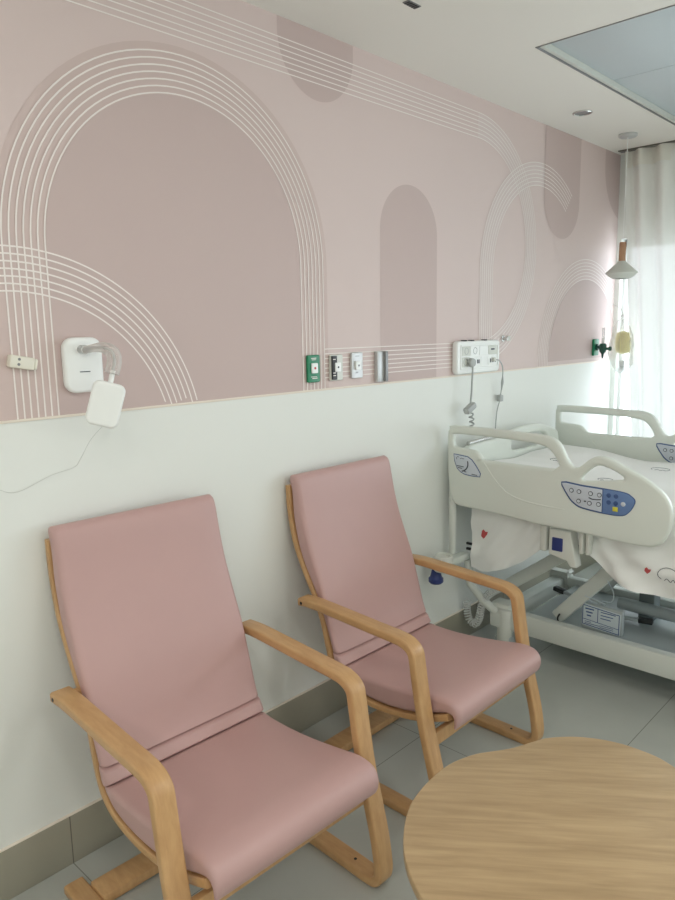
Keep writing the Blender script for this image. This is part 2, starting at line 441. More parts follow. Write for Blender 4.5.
bm = bmesh.new(); box(bm, (-.013, -.032, -.003), (.013, .032, 0), .001); finish('frame', bm, M['alud'], vt)
bm = bmesh.new()
for k in range(5): box(bm, (-.011, -.027+k*.0115, -.0045), (.011, -.019+k*.0115, -.002), .0005)
finish('grille', bm, M['black'], vt)

# ------------------------------------------------------------------ chair
RAILC = [(-.622, .972), (-.616, .88), (-.592, .77), (-.548, .675), (-.497, .585), (-.460, .5), (-.439, .42), (-.422, .365), (-.393, .318), (-.335, .285), (-.25, .270), (-.15, .272), (-.04, .292), (.04, .320), (.082, .338)]
def offset_path(P, d):
    out = []
    for i, p in enumerate(P):
        a = P[max(i-1, 0)]; b = P[min(i+1, len(P)-1)]; t = (b-a).normalized(); out.append(p+Vector((-t.y, t.x))*d)
    return out
def arclen(P):
    s = [0]
    for a, b in zip(P, P[1:]): s.append(s[-1]+(b-a).length)
    return s
def at_s(P, S, s):
    for i in range(len(S)-1):
        if s <= S[i+1]: return P[i]+(P[i+1]-P[i])*((s-S[i])/(S[i+1]-S[i]))
    return P[-1].copy()
def sweep_side(bm, path, thick, v0, v1, rad=.006):
    """laminated strip: rounded-rectangle section (v across, thickness to the left of the path)"""
    P = [Vector(p) for p in path]; n = len(P)
    sec = rrect(v1-v0, thick, min(rad, thick*.45), 3, (v0+v1)/2, thick/2)
    rings = []
    for i in range(n):
        a = P[max(i-1, 0)]; b = P[min(i+1, n-1)]; t = (b-a).normalized(); nn = Vector((-t.y, t.x))
        rings.append([bm.verts.new((P[i].x+nn.x*w, v, P[i].y+nn.y*w)) for v, w in sec])
    k = len(sec)
    for A, B in zip(rings, rings[1:]):
        for j in range(k): bm.faces.new((A[j], A[(j+1) % k], B[(j+1) % k], B[j]))
    bm.faces.new(rings[0]); bm.faces.new(rings[-1])

def loft_pad(bm, F, B, half, rad, crown, shrink=.016):
    """upholstered pad between a front and a back line of the side profile, rounded at its long edges and ends"""
    n = len(F); H = [(f-b).length for f, b in zip(F, B)]; T = max(H); rings = []
    for f, b, h in zip(F, B, H):
        d = (f-b).normalized() if h > 1e-6 else Vector((0, 1)); e = min(1, h/T)
        hw = half-shrink*(1-math.sqrt(max(0, 1-(1-e)**2))); hh = max(h, .002)/2; r = min(rad, hh*.96); m = (f+b)/2
        sec = []
        for sx, sy, a0 in ((1, 1, 0), (-1, 1, 90), (-1, -1, 180), (1, -1, 270)):
            for k in range(6):
                a = math.radians(a0+18*k); sec.append((sx*(hw-r)+r*math.cos(a), sy*(hh-r)+r*math.sin(a)))
            if a0 == 0:
                for k in range(1, 12):
                    v = (hw-r)*(1-2*k/12); sec.append((v, hh+crown*e*(1-(v/(hw-r))**4)))
        rings.append([bm.verts.new((m.x+d.x*q, v, m.y+d.y*q)) for v, q in sec])
    k = len(rings[0])
    for A, C in zip(rings, rings[1:]):
        for j in range(k): bm.faces.new((A[j], A[(j+1) % k], C[(j+1) % k], C[j]))
    bm.faces.new(rings[0]); bm.faces.new(rings[-1])

def make_chair(name, label, loc, rz):
    ch = tag(empty(name, loc, rz), label, 'chair', 'pink bentwood armchairs')
    side = [(-.498, .603), (-.43, .606), (-.31, .601), (-.175, .594), (-.085, .590), (-.045, .585), (-.016, .572), (.002, .550), (.009, .515), (.016, .470), (.026, .41), (.040, .335), (.062, .25), (.084, .165), (.096, .10), (.100, .055), (.093, .024), (.074, .006), (.045, .0), (-.02, 0), (-.1, 0), (-.25, 0), (-.40, 0), (-.520, 0)]
    path = catmull(side, 4); path.reverse()      # so that the thickness lies on the inside of the bend
    for s in (-1, 1):
        bm = bmesh.new(); sweep_side(bm, path, .027, s*.3-.0275, s*.3+.0275, .006); finish('side_frame', bm, M['beech'], ch)
    rail = catmull(RAILC, 5)
    for s in (-1, 1):
        bm = bmesh.new(); a, b = sorted((s*.259, s*.221)); sweep_side(bm, rail, .022, a, b, .005); finish('seat_rail', bm, M['beech'], ch)
    bm = bmesh.new(); box(bm, (.026, -.2725, .246), (.046, .2725, .292), .004); finish('front_crossbar', bm, M['beech'], ch)
    bm = bmesh.new(); box(bm, (-.478, -.2725, .004), (-.400, .2725, .034), .005); finish('floor_crossbar', bm, M['beech'], ch)
    for s in (-1, 1):
        bm = bmesh.new(); cyl(bm, (-.480, s*.245, .589), (-.480, s*.2735, .589), .010, 14); finish('spacer', bm, M['beech'], ch)
    for s in (-1, 1):
        for u, z in ((-.482, .589), ):
            bm = bmesh.new(); cyl(bm, (u, s*.3265, z), (u, s*.3288, z), .0055, 14, .0008); finish('bolt', bm, M['black'], ch)
        bm = bmesh.new(); cyl(bm, (-.02, s*.3, .0265), (-.02, s*.3, .0278), .0045, 12); finish('bolt', bm, M['black'], ch)
    # upholstery lies on the rails: front and back line of each cushion in side view
    def build(nm, pairs, crown, n=6, ends=(0, 0), deep=.6):
        f = catmull([a for a, b in pairs], n); bk = catmull([b for a, b in pairs], n); S = arclen(f); f2, b2 = [], []
        for a, b, q in zip(f, bk, S):
            e = 1
            for dist, r in ((q, ends[0]), (S[-1]-q, ends[1])):
                if r and dist < r: u = 1-dist/r; e = min(e, deep+(1-deep)*math.sqrt(max(0, 1-u*u)))
            d = a-b; f2.append(b+d*(e+(1-e)*.15)); b2.append(b+d*(1-e)*.15)
        bm = bmesh.new(); loft_pad(bm, f2, b2, .2590, .017, crown); return finish(nm, bm, M['vinyl'], ch, angle=75)
    build('back_cushion', [((-.590, 1.0125), (-.600, 1.0085)), ((-.580, 1.0125), (-.6065, .9995)), ((-.569, 1.007), (-.6065, .9885)), ((-.5615, .996), (-.602, .976)), ((-.555, .973), (-.5965, .955)), ((-.545, .925), (-.5925, .915)), ((-.534, .873), (-.590, .875)), ((-.517, .812), (-.580, .822)), ((-.495, .752), (-.5665, .770)), ((-.470, .690), (-.5435, .714)), ((-.447, .632), (-.513, .660)), ((-.430, .577), (-.482, .606)), ((-.414, .520), (-.456, .550)), ((-.400, .470), (-.4365, .499)), ((-.386, .430), (-.4215, .450)), ((-.372, .404), (-.411, .412))], .005, 4, (0, .012), .62)
    build('lumbar_strip', [((-.371, .4015), (-.4105, .4085)), ((-.363, .389), (-.406, .393)), ((-.356, .379), (-.400, .372)), ((-.351, .371), (-.391, .357))], .001, 5, (.007, .007), .72)
    build('seat_cushion', [((-.350, .3695), (-.390, .3545)), ((-.335, .3665), (-.372, .338)), ((-.300, .3655), (-.330, .313)), ((-.245, .3665), (-.260, .2985)), ((-.180, .371), (-.180, .2965)), ((-.110, .379), (-.105, .3045)), ((-.050, .388), (-.045, .317)), ((.000, .397), (.005, .333)), ((.040, .4035), (.046, .349)), ((.072, .4035), (.072, .356)), ((.096, .397), (.086, .355)), ((.111, .384), (.091, .350)), ((.1185, .366), (.0935, .342)), ((.1175, .346), (.0945, .333)), ((.111, .328), (.0945, .325)), ((.102, .3165), (.0945, .3175)), ((.097, .3125), (.0950, .3145))], .005, 5, (.012, 0), .62)
    return ch
make_chair('armchair', 'pink vinyl armchair with bent beech frame, nearer the cream wall catch', (.636, 1.041, 0), -.036)
make_chair('armchair', 'pink vinyl armchair with bent beech frame, standing next to the hospital bed', (.634, 1.931, 0), -.005)

# ------------------------------------------------------------------ table
tb = tag(empty('coffee_table', (1.34, 1.27, 0)), 'low pebble shaped oak coffee table in front of the pink armchairs', 'table')
rt = [(-128, .380), (-144, .382), (-162, .384), (177, .383), (163, .379), (152, .367), (146, .366), (141, .373), (135, .387), (130, .400), (121, .412), (113, .417), (106, .417), (100, .412), (93, .404), (86, .388), (70, .372), (55, .362), (40, .360), (25, .366), (10, .380), (-5, .395), (-20, .404), (-36, .404), (-52, .396), (-70, .384), (-90, .376), (-110, .376)]
ol = catmull([(r*math.cos(math.radians(a)), r*math.sin(math.radians(a))) for a, r in reversed(rt)], 5, True)
bm = solid([ol], .022, .003, topm(.458)); finish('tabletop', bm, M['oak'], tb)
for a in (20, 140, 260):
    c, s = math.cos(math.radians(a)), math.sin(math.radians(a))
    bm = bmesh.new(); tube(bm, [(c*.19, s*.19, .458), (c*.245, s*.245, 0)], [.02, .013], 16); finish('leg', bm, M['oak_edge'], tb)
bm = bmesh.new(); lathe(bm, [(0, .438), (.21, .438), (.215, .442), (.215, .4585), (0, .4585)], 32); finish('underframe', bm, M['oak_edge'], tb)

# ------------------------------------------------------------------ hospital bed
BX, BY = .05, 2.64
bed = tag(empty('hospital_bed', (1.05, 3.16, 0)), 'pale grey adjustable hospital bed with raised side rails, head against the wall', 'bed')
O = Vector((1.05, 3.16, 0))
def bedfin(name, bm, m, parent=None, **k):
    for v in bm.verts: v.co -= O
    return finish(name, bm, m, parent or bed, **k)
DX = -.011
RO_ = [(.073, 1.084), (.056, 1.068), (.047, 1.045), (.047, .95), (.050, .866), (.060, .79), (.074, .748), (.098, .727), (.144, .722), (.3, .718), (.475, .706), (.635, .704), (.764, .699), (.86, .695), (.943, .697), (.986, .716), (1.010, .755), (1.018, .800), (1.016, .848), (.999, .888), (.964, .922), (.908, .957), (.843, .986), (.784, 1.011), (.74, 1.018), (.705, 1.002), (.672, .973), (.650, .962), (.630, .970), (.612, .992), (.585, 1.040), (.562, 1.063), (.530, 1.075), (.475, 1.080), (.292, 1.084)]
H1 = [(.084, 1.052), (.19, 1.053), (.292, 1.052), (.44, 1.048), (.515, 1.038), (.545, 1.022), (.566, .998), (.584, .966), (.585, .950), (.570, .941), (.412, .940), (.245, .940), (.222, .948), (.200, .968), (.180, .977), (.11, .982), (.080, .988), (.071, 1.005), (.071, 1.036)]
H2 = [(.676, .926), (.704, .957), (.728, .976), (.744, .981), (.766, .979), (.800, .968), (.830, .953), (.838, .945), (.834, .937), (.773, .926), (.712, .917), (.684, .916)]
RO_ = [(x+DX, z) for x, z in RO_]; H2 = [(x+DX, z) for x, z in H2]; H1 = [(x+DX, z) for x, z in H1]
def smooth2(P): return [tuple(v) for v in catmull(P, 3, True)]
def dense(P): return P
CT = [(.584, .901), (.67, .899), (.763, .897), (.835, .893), (.860, .884), (.878, .866), (.870, .838), (.855, .816), (.831, .800), (.767, .797), (.676, .804), (.640, .818), (.612, .845)]
def shrink(P, d):
    n = len(P); out = []
    sg = 1 if sum(P[k-1][0]*P[k][1]-P[k][0]*P[k-1][1] for k in range(n)) > 0 else -1
    for i in range(n):
        a, p, b = Vector(P[i-1]), Vector(P[i]), Vector(P[(i+1) % n]); t = (b-a).normalized()
        out.append(tuple(p+Vector((-t.y, t.x))*sg*d))
    return out
def clipx(P, x, keep_left):
    out = []
    for i in range(len(P)):
        a, b = P[i-1], P[i]; ia = (a[0] <= x) == keep_left; ib = (b[0] <= x) == keep_left
        if ia != ib:
            t = (x-a[0])/(b[0]-a[0]); out.append((x, a[1]+(b[1]-a[1])*t))
        if ib: out.append(b)
    return out
def ring_btn(bm, x, z, y, r, place_sign=-1):
    d = place_sign
    cyl(bm, (x, y, z), (x, y+d*.0022, z), r, 16, .0006)
def side_rail(y_out, sgn, near):
    """sgn -1: control side faces -y"""
    y_in = y_out
    pl = (lambda X, Y, Z: (X, y_out+.034-Z, Y))
    bm = solid([smooth2(RO_), shrink(smooth2(H1), .005), smooth2(H2)], .034, .011, pl, 3)
    rail_ = bedfin('side_rail', bm, M['bedp'], angle=60)
    f = y_out                     # face towards the room's near side
    # moulded ridge on the face
    bm = bmesh.new()
    rp = catmull([(.226, f, .936), (.250, f, .905), (.287, f, .862), (.344, f, .818), (.416, f, .797), (.512, f, .789), (.60, f, .788)], 5)
    tube(bm, [p+Vector((0, .0022, 0)) for p in rp], .0042, 8); bedfin('ridge', bm, M['bedp'], rail_)
    ct = smooth2(CT)
    zoff = 0 if near else .022
    ct = [(x, z+zoff) for x, z in ct]
    bm = solid([ct], .003, .0006, (lambda X, Y, Z: (X, f-Z, Y)), 1); cpn = bedfin('control_panel', bm, M['ctl_rim'], rail_)
    inner = shrink(ct, .006)
    bm = solid([clipx(inner, .752, True)], .0042, .0006, (lambda X, Y, Z: (X, f-Z, Y)), 1); lab(bedfin('panel_field', bm, M['ctl_light'], rail_), 'pale grey key field')
    bm = solid([clipx(shrink(ct, .003), .756, False)], .0041, .0006, (lambda X, Y, Z: (X, f-Z, Y)), 1); lab(bedfin('panel_field', bm, M['ctl_blue'], rail_), 'blue key field')
    for x, z in ((.629, .872), (.660, .871), (.707, .870), (.742, .869), (.660, .833), (.704, .831), (.740, .832)):
        bm = bmesh.new(); ring_btn(bm, x, z+zoff, f-.004, .0092); cyl(bm, (x, f-.0061, z+zoff), (x, f-.0068, z+zoff), .0066, 14, 0, 1)
        lab(bedfin('button', bm, [M['ink'], M['ctl_light']], rail_), 'round grey key with dark ring')
    for x, z in ((.778, .873), (.806, .873), (.779, .846), (.806, .846), (.834, .847)):
        bm = bmesh.new(); ring_btn(bm, x, z+zoff, f-.004, .0088); lab(bedfin('button', bm, M['ctl_light'] if x > .82 else M['ctl_rim'], rail_), 'small key on the blue field')
    bm = bmesh.new(); box(bm, (.795, f-.006, .814+zoff), (.815, f-.004, .832+zoff), .001); lab(bedfin('button', bm, M['yellow'], rail_), 'yellow square key')
    bm = bmesh.new(); tube(bm, [(.700, f-.0046, .853+zoff), (.715, f-.0046, .848+zoff), (.733, f-.0046, .849+zoff), (.748, f-.0046, .852+zoff)], .0022, 6)
    tube(bm, [(.682, f-.0046, .836+zoff), (.690, f-.0046, .836+zoff)], .003, 6); bedfin('bed_symbol', bm, M['ink'], rail_)
    if near:
        st = [(.072, .960), (.11, .958), (.146, .955), (.168, .943), (.184, .926), (.200, .905), (.213, .886), (.209, .869), (.17, .868), (.132, .871), (.108, .880), (.090, .895), (.077, .925)]
        bm = solid([st], .0024, .0004, (lambda X, Y, Z: (X, f-Z, Y)), 1); lab(bedfin('angle_sticker', bm, M['ctl_rim'], rail_), 'leaf shaped angle label with blue outline')
        bm = solid([shrink(st, .0035)], .003, .0004, (lambda X, Y, Z: (X, f-Z, Y)), 1); lab(bedfin('sticker_field', bm, M['ctl_light'], rail_), 'pale grey label face')
        bm = bmesh.new()
        tube(bm, [(.148+.036*math.cos(math.radians(a))-.036, f-.0031, .925+.036*math.sin(math.radians(a))-.004) for a in range(-80, 25, 10)], .0028, 6)
        tube(bm, [(.090, f-.0031, .936), (.088, f-.0031, .944), (.094, f-.0031, .949), (.102, f-.0031, .947)], .0012, 6)
        tube(bm, [(.108, f-.0031, .940), (.114, f-.0031, .944), (.122, f-.0031, .941), (.128, f-.0031, .943)], .0012, 6)
        for x0, x1, z in ((.092, .126, .908), (.096, .118, .900), (.168, .196, .878), (.130, .140, .886)):
            tube(bm, [(x0, f-.0031, z), (x1, f-.0031, z-.002)], .0018, 6)
        bedfin('print', bm, M['ink'], rail_)
    # carrying arms under the rail
    return rail_
side_rail(2.64, -1, True)
side_rail(3.675, -1, False)
# release block under the near rail
blk = solid([[(.521, .690), (.612, .690), (.634, .592), (.642, .544), (.618, .541), (.600, .564), (.521, .580)]], .055, .006, (lambda X, Y, Z: (X, 2.728-Z, Y)))
rel = bedfin('rail_release', blk, M['plastic2'])
bm = solid([rrect(.046, .056, .004, 3, .560, .628)], .004, .001, (lambda X, Y, Z: (X, 2.6738-Z, Y)), 1); lab(bedfin('release_button', bm, M['navy'], rel), 'square navy button')
for x, w_ in ((.478, .030), (.648, .020), (.676, .018)):
    bm = bmesh.new(); box(bm, (x, 2.6755, .585+(.02 if x > .6 else 0)), (x+w_, 2.712, .72), .007); bedfin('rail_bracket', bm, M['plastic2'])
for x in (.30, .56, .84):
    bm = bmesh.new(); box(bm, (x, 3.632, .56), (x+.05, 3.674, .80), .008); lab(bedfin('rail_bracket', bm, M['plastic2']), 'bracket carrying the far rail')
# head board
hb = solid([smooth2([(2.70, .76), (2.70, .93), (2.72, .975), (2.78, .988), (2.95, .990), (3.05, .994), (3.12, 1.012), (3.20, 1.020), (3.38, 1.018), (3.48, .995), (3.56, .972), (3.60, .93), (3.60, .76), (3.4, .74), (2.9, .74)])
            , smooth2([(3.10, .935), (3.12, .965), (3.20, .978), (3.38, .975), (3.46, .955), (3.46, .92), (3.3, .905), (3.14, .91)])], .035, .012, (lambda X, Y, Z: (.065+Z, X, Y)), 3)
hd = bedfin('headboard', hb, M['bedp'])
bm = bmesh.new(); tube(bm, [(.082, 2.74, .993), (.084, 2.85, .997), (.084, 2.98, .998)], .010, 10); lab(bedfin('handle', bm, M['chrome'], hd), 'shiny metal grip on the top edge')
# post, bumper and linkage at the near head corner
bm = bmesh.new(); cyl(bm, (.056, 2.66, .492), (.056, 2.66, .86), .0165, 18, .003); lab(bedfin('pole_socket', bm, M['bedmetal']), 'upright pale tube')
bm = bmesh.new(); box(bm, (.048, 2.54, .445), (.092, 2.76, .478), .008); bedfin('bumper_bracket', bm, M['bedp'])
bm = bmesh.new(); lathe(bm, [(0, .455), (.040, .455), (.043, .460), (.043, .520), (.040, .525), (.030, .525), (.029, .515), (0, .515)], 28, Matrix.Translation((.104, 2.52, 0))); bmp = bedfin('bumper_cup', bm, M['plastic2'])
bm = bmesh.new(); lathe(bm, [(0, .390), (.026, .390), (.033, .397), (.033, .413), (.026, .420), (.018, .456), (0, .456)], 28, Matrix.Translation((.068, 2.515, 0))); lab(bedfin('bumper_roller', bm, M['navy'], bmp), 'navy bumper wheel')
for z0 in (.508, .482):
    bm = bmesh.new(); box(bm, (.060, 2.765, z0), (.19, 2.777, z0+.012), .003); bedfin('rod', bm, M['black'])
# mattress deck and lift gear
bm = bmesh.new(); box(bm, (.11, 2.765, .60), (2.05, 3.60, .665), .01)
for x in (.5, 1.0, 1.5): box(bm, (x, 2.78, .545), (x+.06, 3.57, .60), .006)
bedfin('mattress_deck', bm, M['bedgrey'])
def bar(name, p, q, w_, h_, m, label=None, parent=None):
    p, q = Vector(p), Vector(q); d = q-p; L = d.length
    Mx = Matrix.Translation(p) @ d.to_track_quat('X', 'Z').to_matrix().to_4x4()
    bm = bmesh.new(); box(bm, (0, -w_/2, -h_/2), (L, w_/2, h_/2), min(w_, h_)*.18, M4=Mx)
    o = bedfin(name, bm, m, parent)
    if label: lab(o, label)
    return o
for y in (2.93, 3.42):
    bar('lift_arm', (.45, y, .205), (.735, y, .535), .045, .062, M['bedmetal'])
    bar('lift_arm', (.20, y, .30), (.56, y, .57), .040, .058, M['bedmetal'])
    bar('lift_arm', (1.45, y, .205), (1.75, y, .55), .045, .062, M['bedmetal'])
for y in (2.85, 3.45):
    bm = bmesh.new(); box(bm, (.20, y-.025, .115), (2.03, y+.025, .213), .010); bedfin('base_beam', bm, M['bedmetal'])
for x in (.205, 1.99):
    bm = bmesh.new(); box(bm, (x-.035, 2.80, .125), (x+.035, 3.50, .205), .012); bedfin('base_crossbeam', bm, M['bedmetal'])
bm = bmesh.new(); box(bm, (.30, 2.876, .150), (1.94, 3.424, .180), .006); bedfin('base_cover', bm, M['bedgrey'])
bm = bmesh.new(); cyl(bm, (.62, 3.20, .235), (1.90, 3.20, .235), .028, 18, .003); bedfin('actuator_tube', bm, M['bedgrey'])
bm = bmesh.new(); box(bm, (.705, 3.21, .178), (.775, 3.29, .56), .006); lab(bedfin('lift_column', bm, M['beddark']), 'dark upright lift column')
def pedal(p, q, label):
    a = bar('pedal', p, q, .022, .014, M['bedgrey'], label)
    P, Q = Vector(p), Vector(q); d = (Q-P).normalized()
    bar('pedal_tip', Q-d*.045, Q+d*.015, .030, .022, M['black'], 'black rubber tip', a)
pedal((.60, 3.09, .205), (.79, 3.115, .215), 'grey lever with black tip')
pedal((.52, 3.17, .205), (.31, 3.205, .225), 'grey lever with black tip')
bm = bmesh.new(); tube(bm, [(.075, 2.76, .44), (.085, 2.77, .32), (.14, 2.80, .24), (.20, 2.82, .19)], .020, 14); bedfin('head_link', bm, M['bedmetal'])
for x, y in ((.235, 2.885), (.235, 3.415), (1.96, 2.885), (1.96, 3.415)):
    dy = -.05 if y < 3 else .05
    bm = bmesh.new(); cyl(bm, (x, y+dy, .055), (x, y+dy, .215), .036, 24, .010); box(bm, (x-.075, y+dy-.01, .165), (x+.025, y+.02, .238), .014)
    c = bedfin('caster', bm, M['plastic2'])
    bm = bmesh.new(); cyl(bm, (x, y+dy-.017, .05), (x, y+dy+.017, .05), .05, 28, .008); lab(bedfin('wheel', bm, M['bedgrey'], c), 'grey caster wheel')
# instruction label on the base cover
bm = bmesh.new(); box(bm, (.555, 2.945, .1815), (.735, 2.975, .298), .005); mb = lab(bedfin('motor_box', bm, M['bedgrey']), 'grey box behind the printed label')
f = 2.944
bm = solid([[(.558, .196), (.728, .184), (.732, .284), (.560, .296)]], .002, .0004, (lambda X, Y, Z: (X, f-Z, Y)), 1)
f -= .002
def lbl(x0, z0, x1, z1): box(bm, (x0, f-.0003, z0-(x0-.56)*.07), (x1, f+.0005, z1-(x0-.56)*.07), 0, 1)
for k in range(9): lbl(.562+k*.018, .2865-.0, .5805+k*.018, .290); lbl(.562+k*.018, .199, .5805+k*.018, .2025); lbl(.562+k*.018, .2235, .5805+k*.018, .226)
lbl(.560, .199, .563, .290); lbl(.722, .199, .7255, .290); lbl(.628, .226, .631, .288)
for k in range(3): lbl(.572+.004*k, .272-k*.015, .612-.006*k, .278-k*.015); lbl(.642, .276-k*.014, .708-.01*k, .280-k*.014)
for k in range(2): lbl(.572, .214-k*.008, .60+.04*k, .2165-k*.008); lbl(.64, .214-k*.008, .70, .2165-k*.008)
bedfin('instruction_label', bm, [M['sticker'], M['ctl_rim']], mb, smooth=False)
bm = bmesh.new(); box(bm, (-.045, -.025, 0), (.045, .025, .002), .0005, M4=Matrix.Translation((.62, 2.925, .325)) @ Matrix.Rotation(.5, 4, 'Z') @ Matrix.Rotation(-.5, 4, 'X') @ Matrix.Rotation(.35, 4, 'Y'))
tube(bm, catmull([(.655, 2.92, .335), (.70, 2.91, .345), (.71, 2.90, .39), (.68, 2.90, .44)], 5), .002, 6)
tg = bedfin('hanging_tag', bm, M['sticker'])
bm = bmesh.new(); tube(bm, catmull([(.475, 2.895, .235), (.468, 2.89, .215), (.478, 2.885, .190), (.49, 2.885, .184)], 4), .004, 8); lab(bedfin('cable', bm, M['black']), 'short black cable by the lift arm')
# coiled hand control cable under the head end
def coil(path, r, turns, wire, name, m, parent, fin):
    P = catmull(path, 14); S = arclen(P); n = int(turns*14); pts = []
    for i in range(n+1):
        s = S[-1]*i/n; p = at_s(P, S, s); q = at_s(P, S, min(S[-1], s+.002)); p2 = at_s(P, S, max(0, s-.002)); t = (q-p2).normalized()
        u = t.cross(Vector((0, 1, 0))); u = u.normalized() if u.length > 1e-4 else Vector((1, 0, 0)); w_ = t.cross(u); a = 2*PI*turns*i/n
        pts.append(p+(u*math.cos(a)+w_*math.sin(a))*r)
    bm = bmesh.new(); tube(bm, pts, wire, 6); return fin(name, bm, m, parent)
coil([(.24, 2.80, .335), (.165, 2.80, .275), (.130, 2.80, .215), (.118, 2.80, .150), (.095, 2.80, .112), (.066, 2.80, .122), (.050, 2.80, .165), (.048, 2.80, .215)], .016, 32, .0034, 'coiled_cable', M['cable'], None, lambda n, b, m, p: lab(bedfin(n, b, m), 'white coiled control cable'))

# ------------------------------------------------------------------ mattress and sheet
mt = tag(empty('mattress', (1.05, 3.175, .665)), 'thick bed mattress under a white printed cotton sheet', 'mattress')
def top_z(x):
    if x < .30: return .880
    if x < .60: t = (x-.30)/.30; return .880-.035*(3*t*t-2*t**3)
    return .845
MO = Vector((1.05, 3.175, .665))
bm = bmesh.new(); xs = [.128, .15, .2, .25, .3, .35, .4, .45, .5, .55, .6, .8, 1.2, 1.6, 1.95, 2.0]; rows = []
for x in xs:
    e = .0 if .14 < x < 1.99 else .02
    zt = top_z(x)-e; y0, y1, zb = 2.742+e, 3.61-e, .667
    rows.append([bm.verts.new(Vector(p)-MO) for p in ((x, y0, zb), (x, y0, zt-.03), (x, y0+.02, zt-.006), (x, y0+.06, zt), (x, y1-.06, zt), (x, y1-.02, zt-.006), (x, y1, zt-.03), (x, y1, zb))])
for A, B in zip(rows, rows[1:]):
    for k in range(8): bm.faces.new((A[k], A[(k+1) % 8], B[(k+1) % 8], B[k]))
bm.faces.new(rows[0]); bm.faces.new(rows[-1])
finish('mattress_body', bm, M['sheet'], mt)
HEM = [(.10, .56), (.112, .42), (.16, .405), (.20, .412), (.24, .432), (.30, .455), (.36, .49), (.42, .535), (.46, .572), (.50, .60), (.56, .635), (.60, .64), (.64, .615), (.69, .582), (.73, .545), (.765, .515), (.81, .495), (.86, .487), (.95, .483), (1.05, .487), (1.3, .49), (1.6, .488), (1.96, .492)]
def hem(x):
    for (a, za), (b, zb) in zip(HEM, HEM[1:]):
        if x <= b: return za+(zb-za)*(x-a)/(b-a)
    return HEM[-1][1]
def sheet_pt(x, k, nk_side, nk_top):
    """k 0..nk_side near drape from hem up, then the top, then a short far drape"""
    zt = top_z(x)+.004+.006*math.sin(x*9)*math.sin(k*.7)
    if k <= nk_side:
        t = k/nk_side; h = hem(x); z = h+(zt-.03-h)*t
        g = (1-t)**.9
        pin = math.exp(-((x-.575)/.085)**2)
        y = 2.727-.007*g*math.sin(x*31+.6)*(1-pin)
        y -= (.012*math.sin((z-h)*38+abs(x-.57)*24+1.5*math.sin(x*9))+.005*math.sin((z-h)*90-x*40))*g*(1-pin)
        y = y*(1-pin)+2.735*pin
        lo = 2.7145 if .44 < x < .74 else 2.692
        return Vector((x, min(max(y, lo), 2.7375), z))
    k -= nk_side
    if k <= nk_top:
        t = k/nk_top; y = 2.738+(3.614-2.738)*t
        e = min(t, 1-t)*(3.614-2.738); r = .045
        dz = 0 if e > r else -(r-math.sqrt(max(0, r*r-(r-e)**2)))*.75
        return Vector((x, y, zt+dz+.004*math.sin(y*13+x*7)))
    t = (k-nk_top)/3; return Vector((x, 3.616+.004*t, zt-.034-.16*t))
bm = bmesh.new(); NX = 150; ns, ntp = 16, 22; rows = []
for i in range(NX+1):
    q = i/NX; x = .112+(2.005-.112)*(q**1.5)
    rows.append([bm.verts.new(sheet_pt(x, k, ns, ntp)-MO) for k in range(ns+ntp+4)])
for A, B in zip(rows, rows[1:]):
    for k in range(ns+ntp+3): bm.faces.new((A[k], B[k], B[k+1], A[k+1]))
sm_faces = len(bm.faces)
# printed motifs: small red leaves and thin cloud outlines, lying on the cloth
def surf_y(x, z):
    h = hem(x); zt = top_z(x)-.026
    k = max(0, min(1, (z-h)/(zt-h)))*ns
    a = sheet_pt(x, int(k), ns, ntp); b = sheet_pt(x, min(ns, int(k)+1), ns, ntp); return a.y+(b.y-a.y)*(k-int(k))
def motif_poly(c, pts, mi):
    f = bm.faces.new([bm.verts.new(Vector((c[0]+px, surf_y(c[0]+px, c[1]+pz)-.0035, c[1]+pz))-MO) for px, pz in pts]); f.material_index = mi
def motif_line(c, pts, mi, r=.0012):
    P = catmull([(px, pz) for px, pz in pts], 5)
    tube(bm, [Vector((c[0]+p.x, surf_y(c[0]+p.x, c[1]+p.y)-.003, c[1]+p.y))-MO for p in P], r, 5, mi=mi)
LEAF = [(0, -.012), (.010, -.003), (.013, .007), (.004, .005), (-.002, .012), (-.009, .006), (-.010, -.004)]
motif_poly((.905, .580), [(a*1.1, b*1.1) for a, b in LEAF], 1)
motif_poly((.180, .592), [(a*1.5, b*1.5) for a, b in LEAF], 1)
motif_poly((.175, .580), [(a*1.2, b*1.2) for a, b in LEAF], 1)
CLOUD = [(-.028, -.020), (-.040, -.004), (-.034, .014), (-.016, .026), (.006, .028), (.028, .020), (.040, .004), (.038, -.012), (.028, -.022), (.018, -.012), (.008, -.024), (-.006, -.014), (-.016, -.024)]
motif_line((.985, .578), CLOUD, 2)
motif_line((1.25, .60), CLOUD, 2)
motif_poly((1.12, .66), LEAF, 1)
def top_line(c, pts, mi, r=.001):
    P = catmull(pts, 4); tube(bm, [Vector((c[0]+p.x, c[1]+p.y, top_z(c[0]+p.x)+.012))-MO for p in P], r, 5, mi=mi)
for c, s_ in (((.34, 3.12), 1.1), ((.72, 3.35), 1.0), ((.95, 3.05), 1.0), ((.62, 2.98), .8)):
    top_line(c, [(a*s_, b*s_*1.2) for a, b in CLOUD], 2)
finish('sheet', bm, [M['sheet'], M['red'], M['ink']], mt, angle=80, recalc=False)

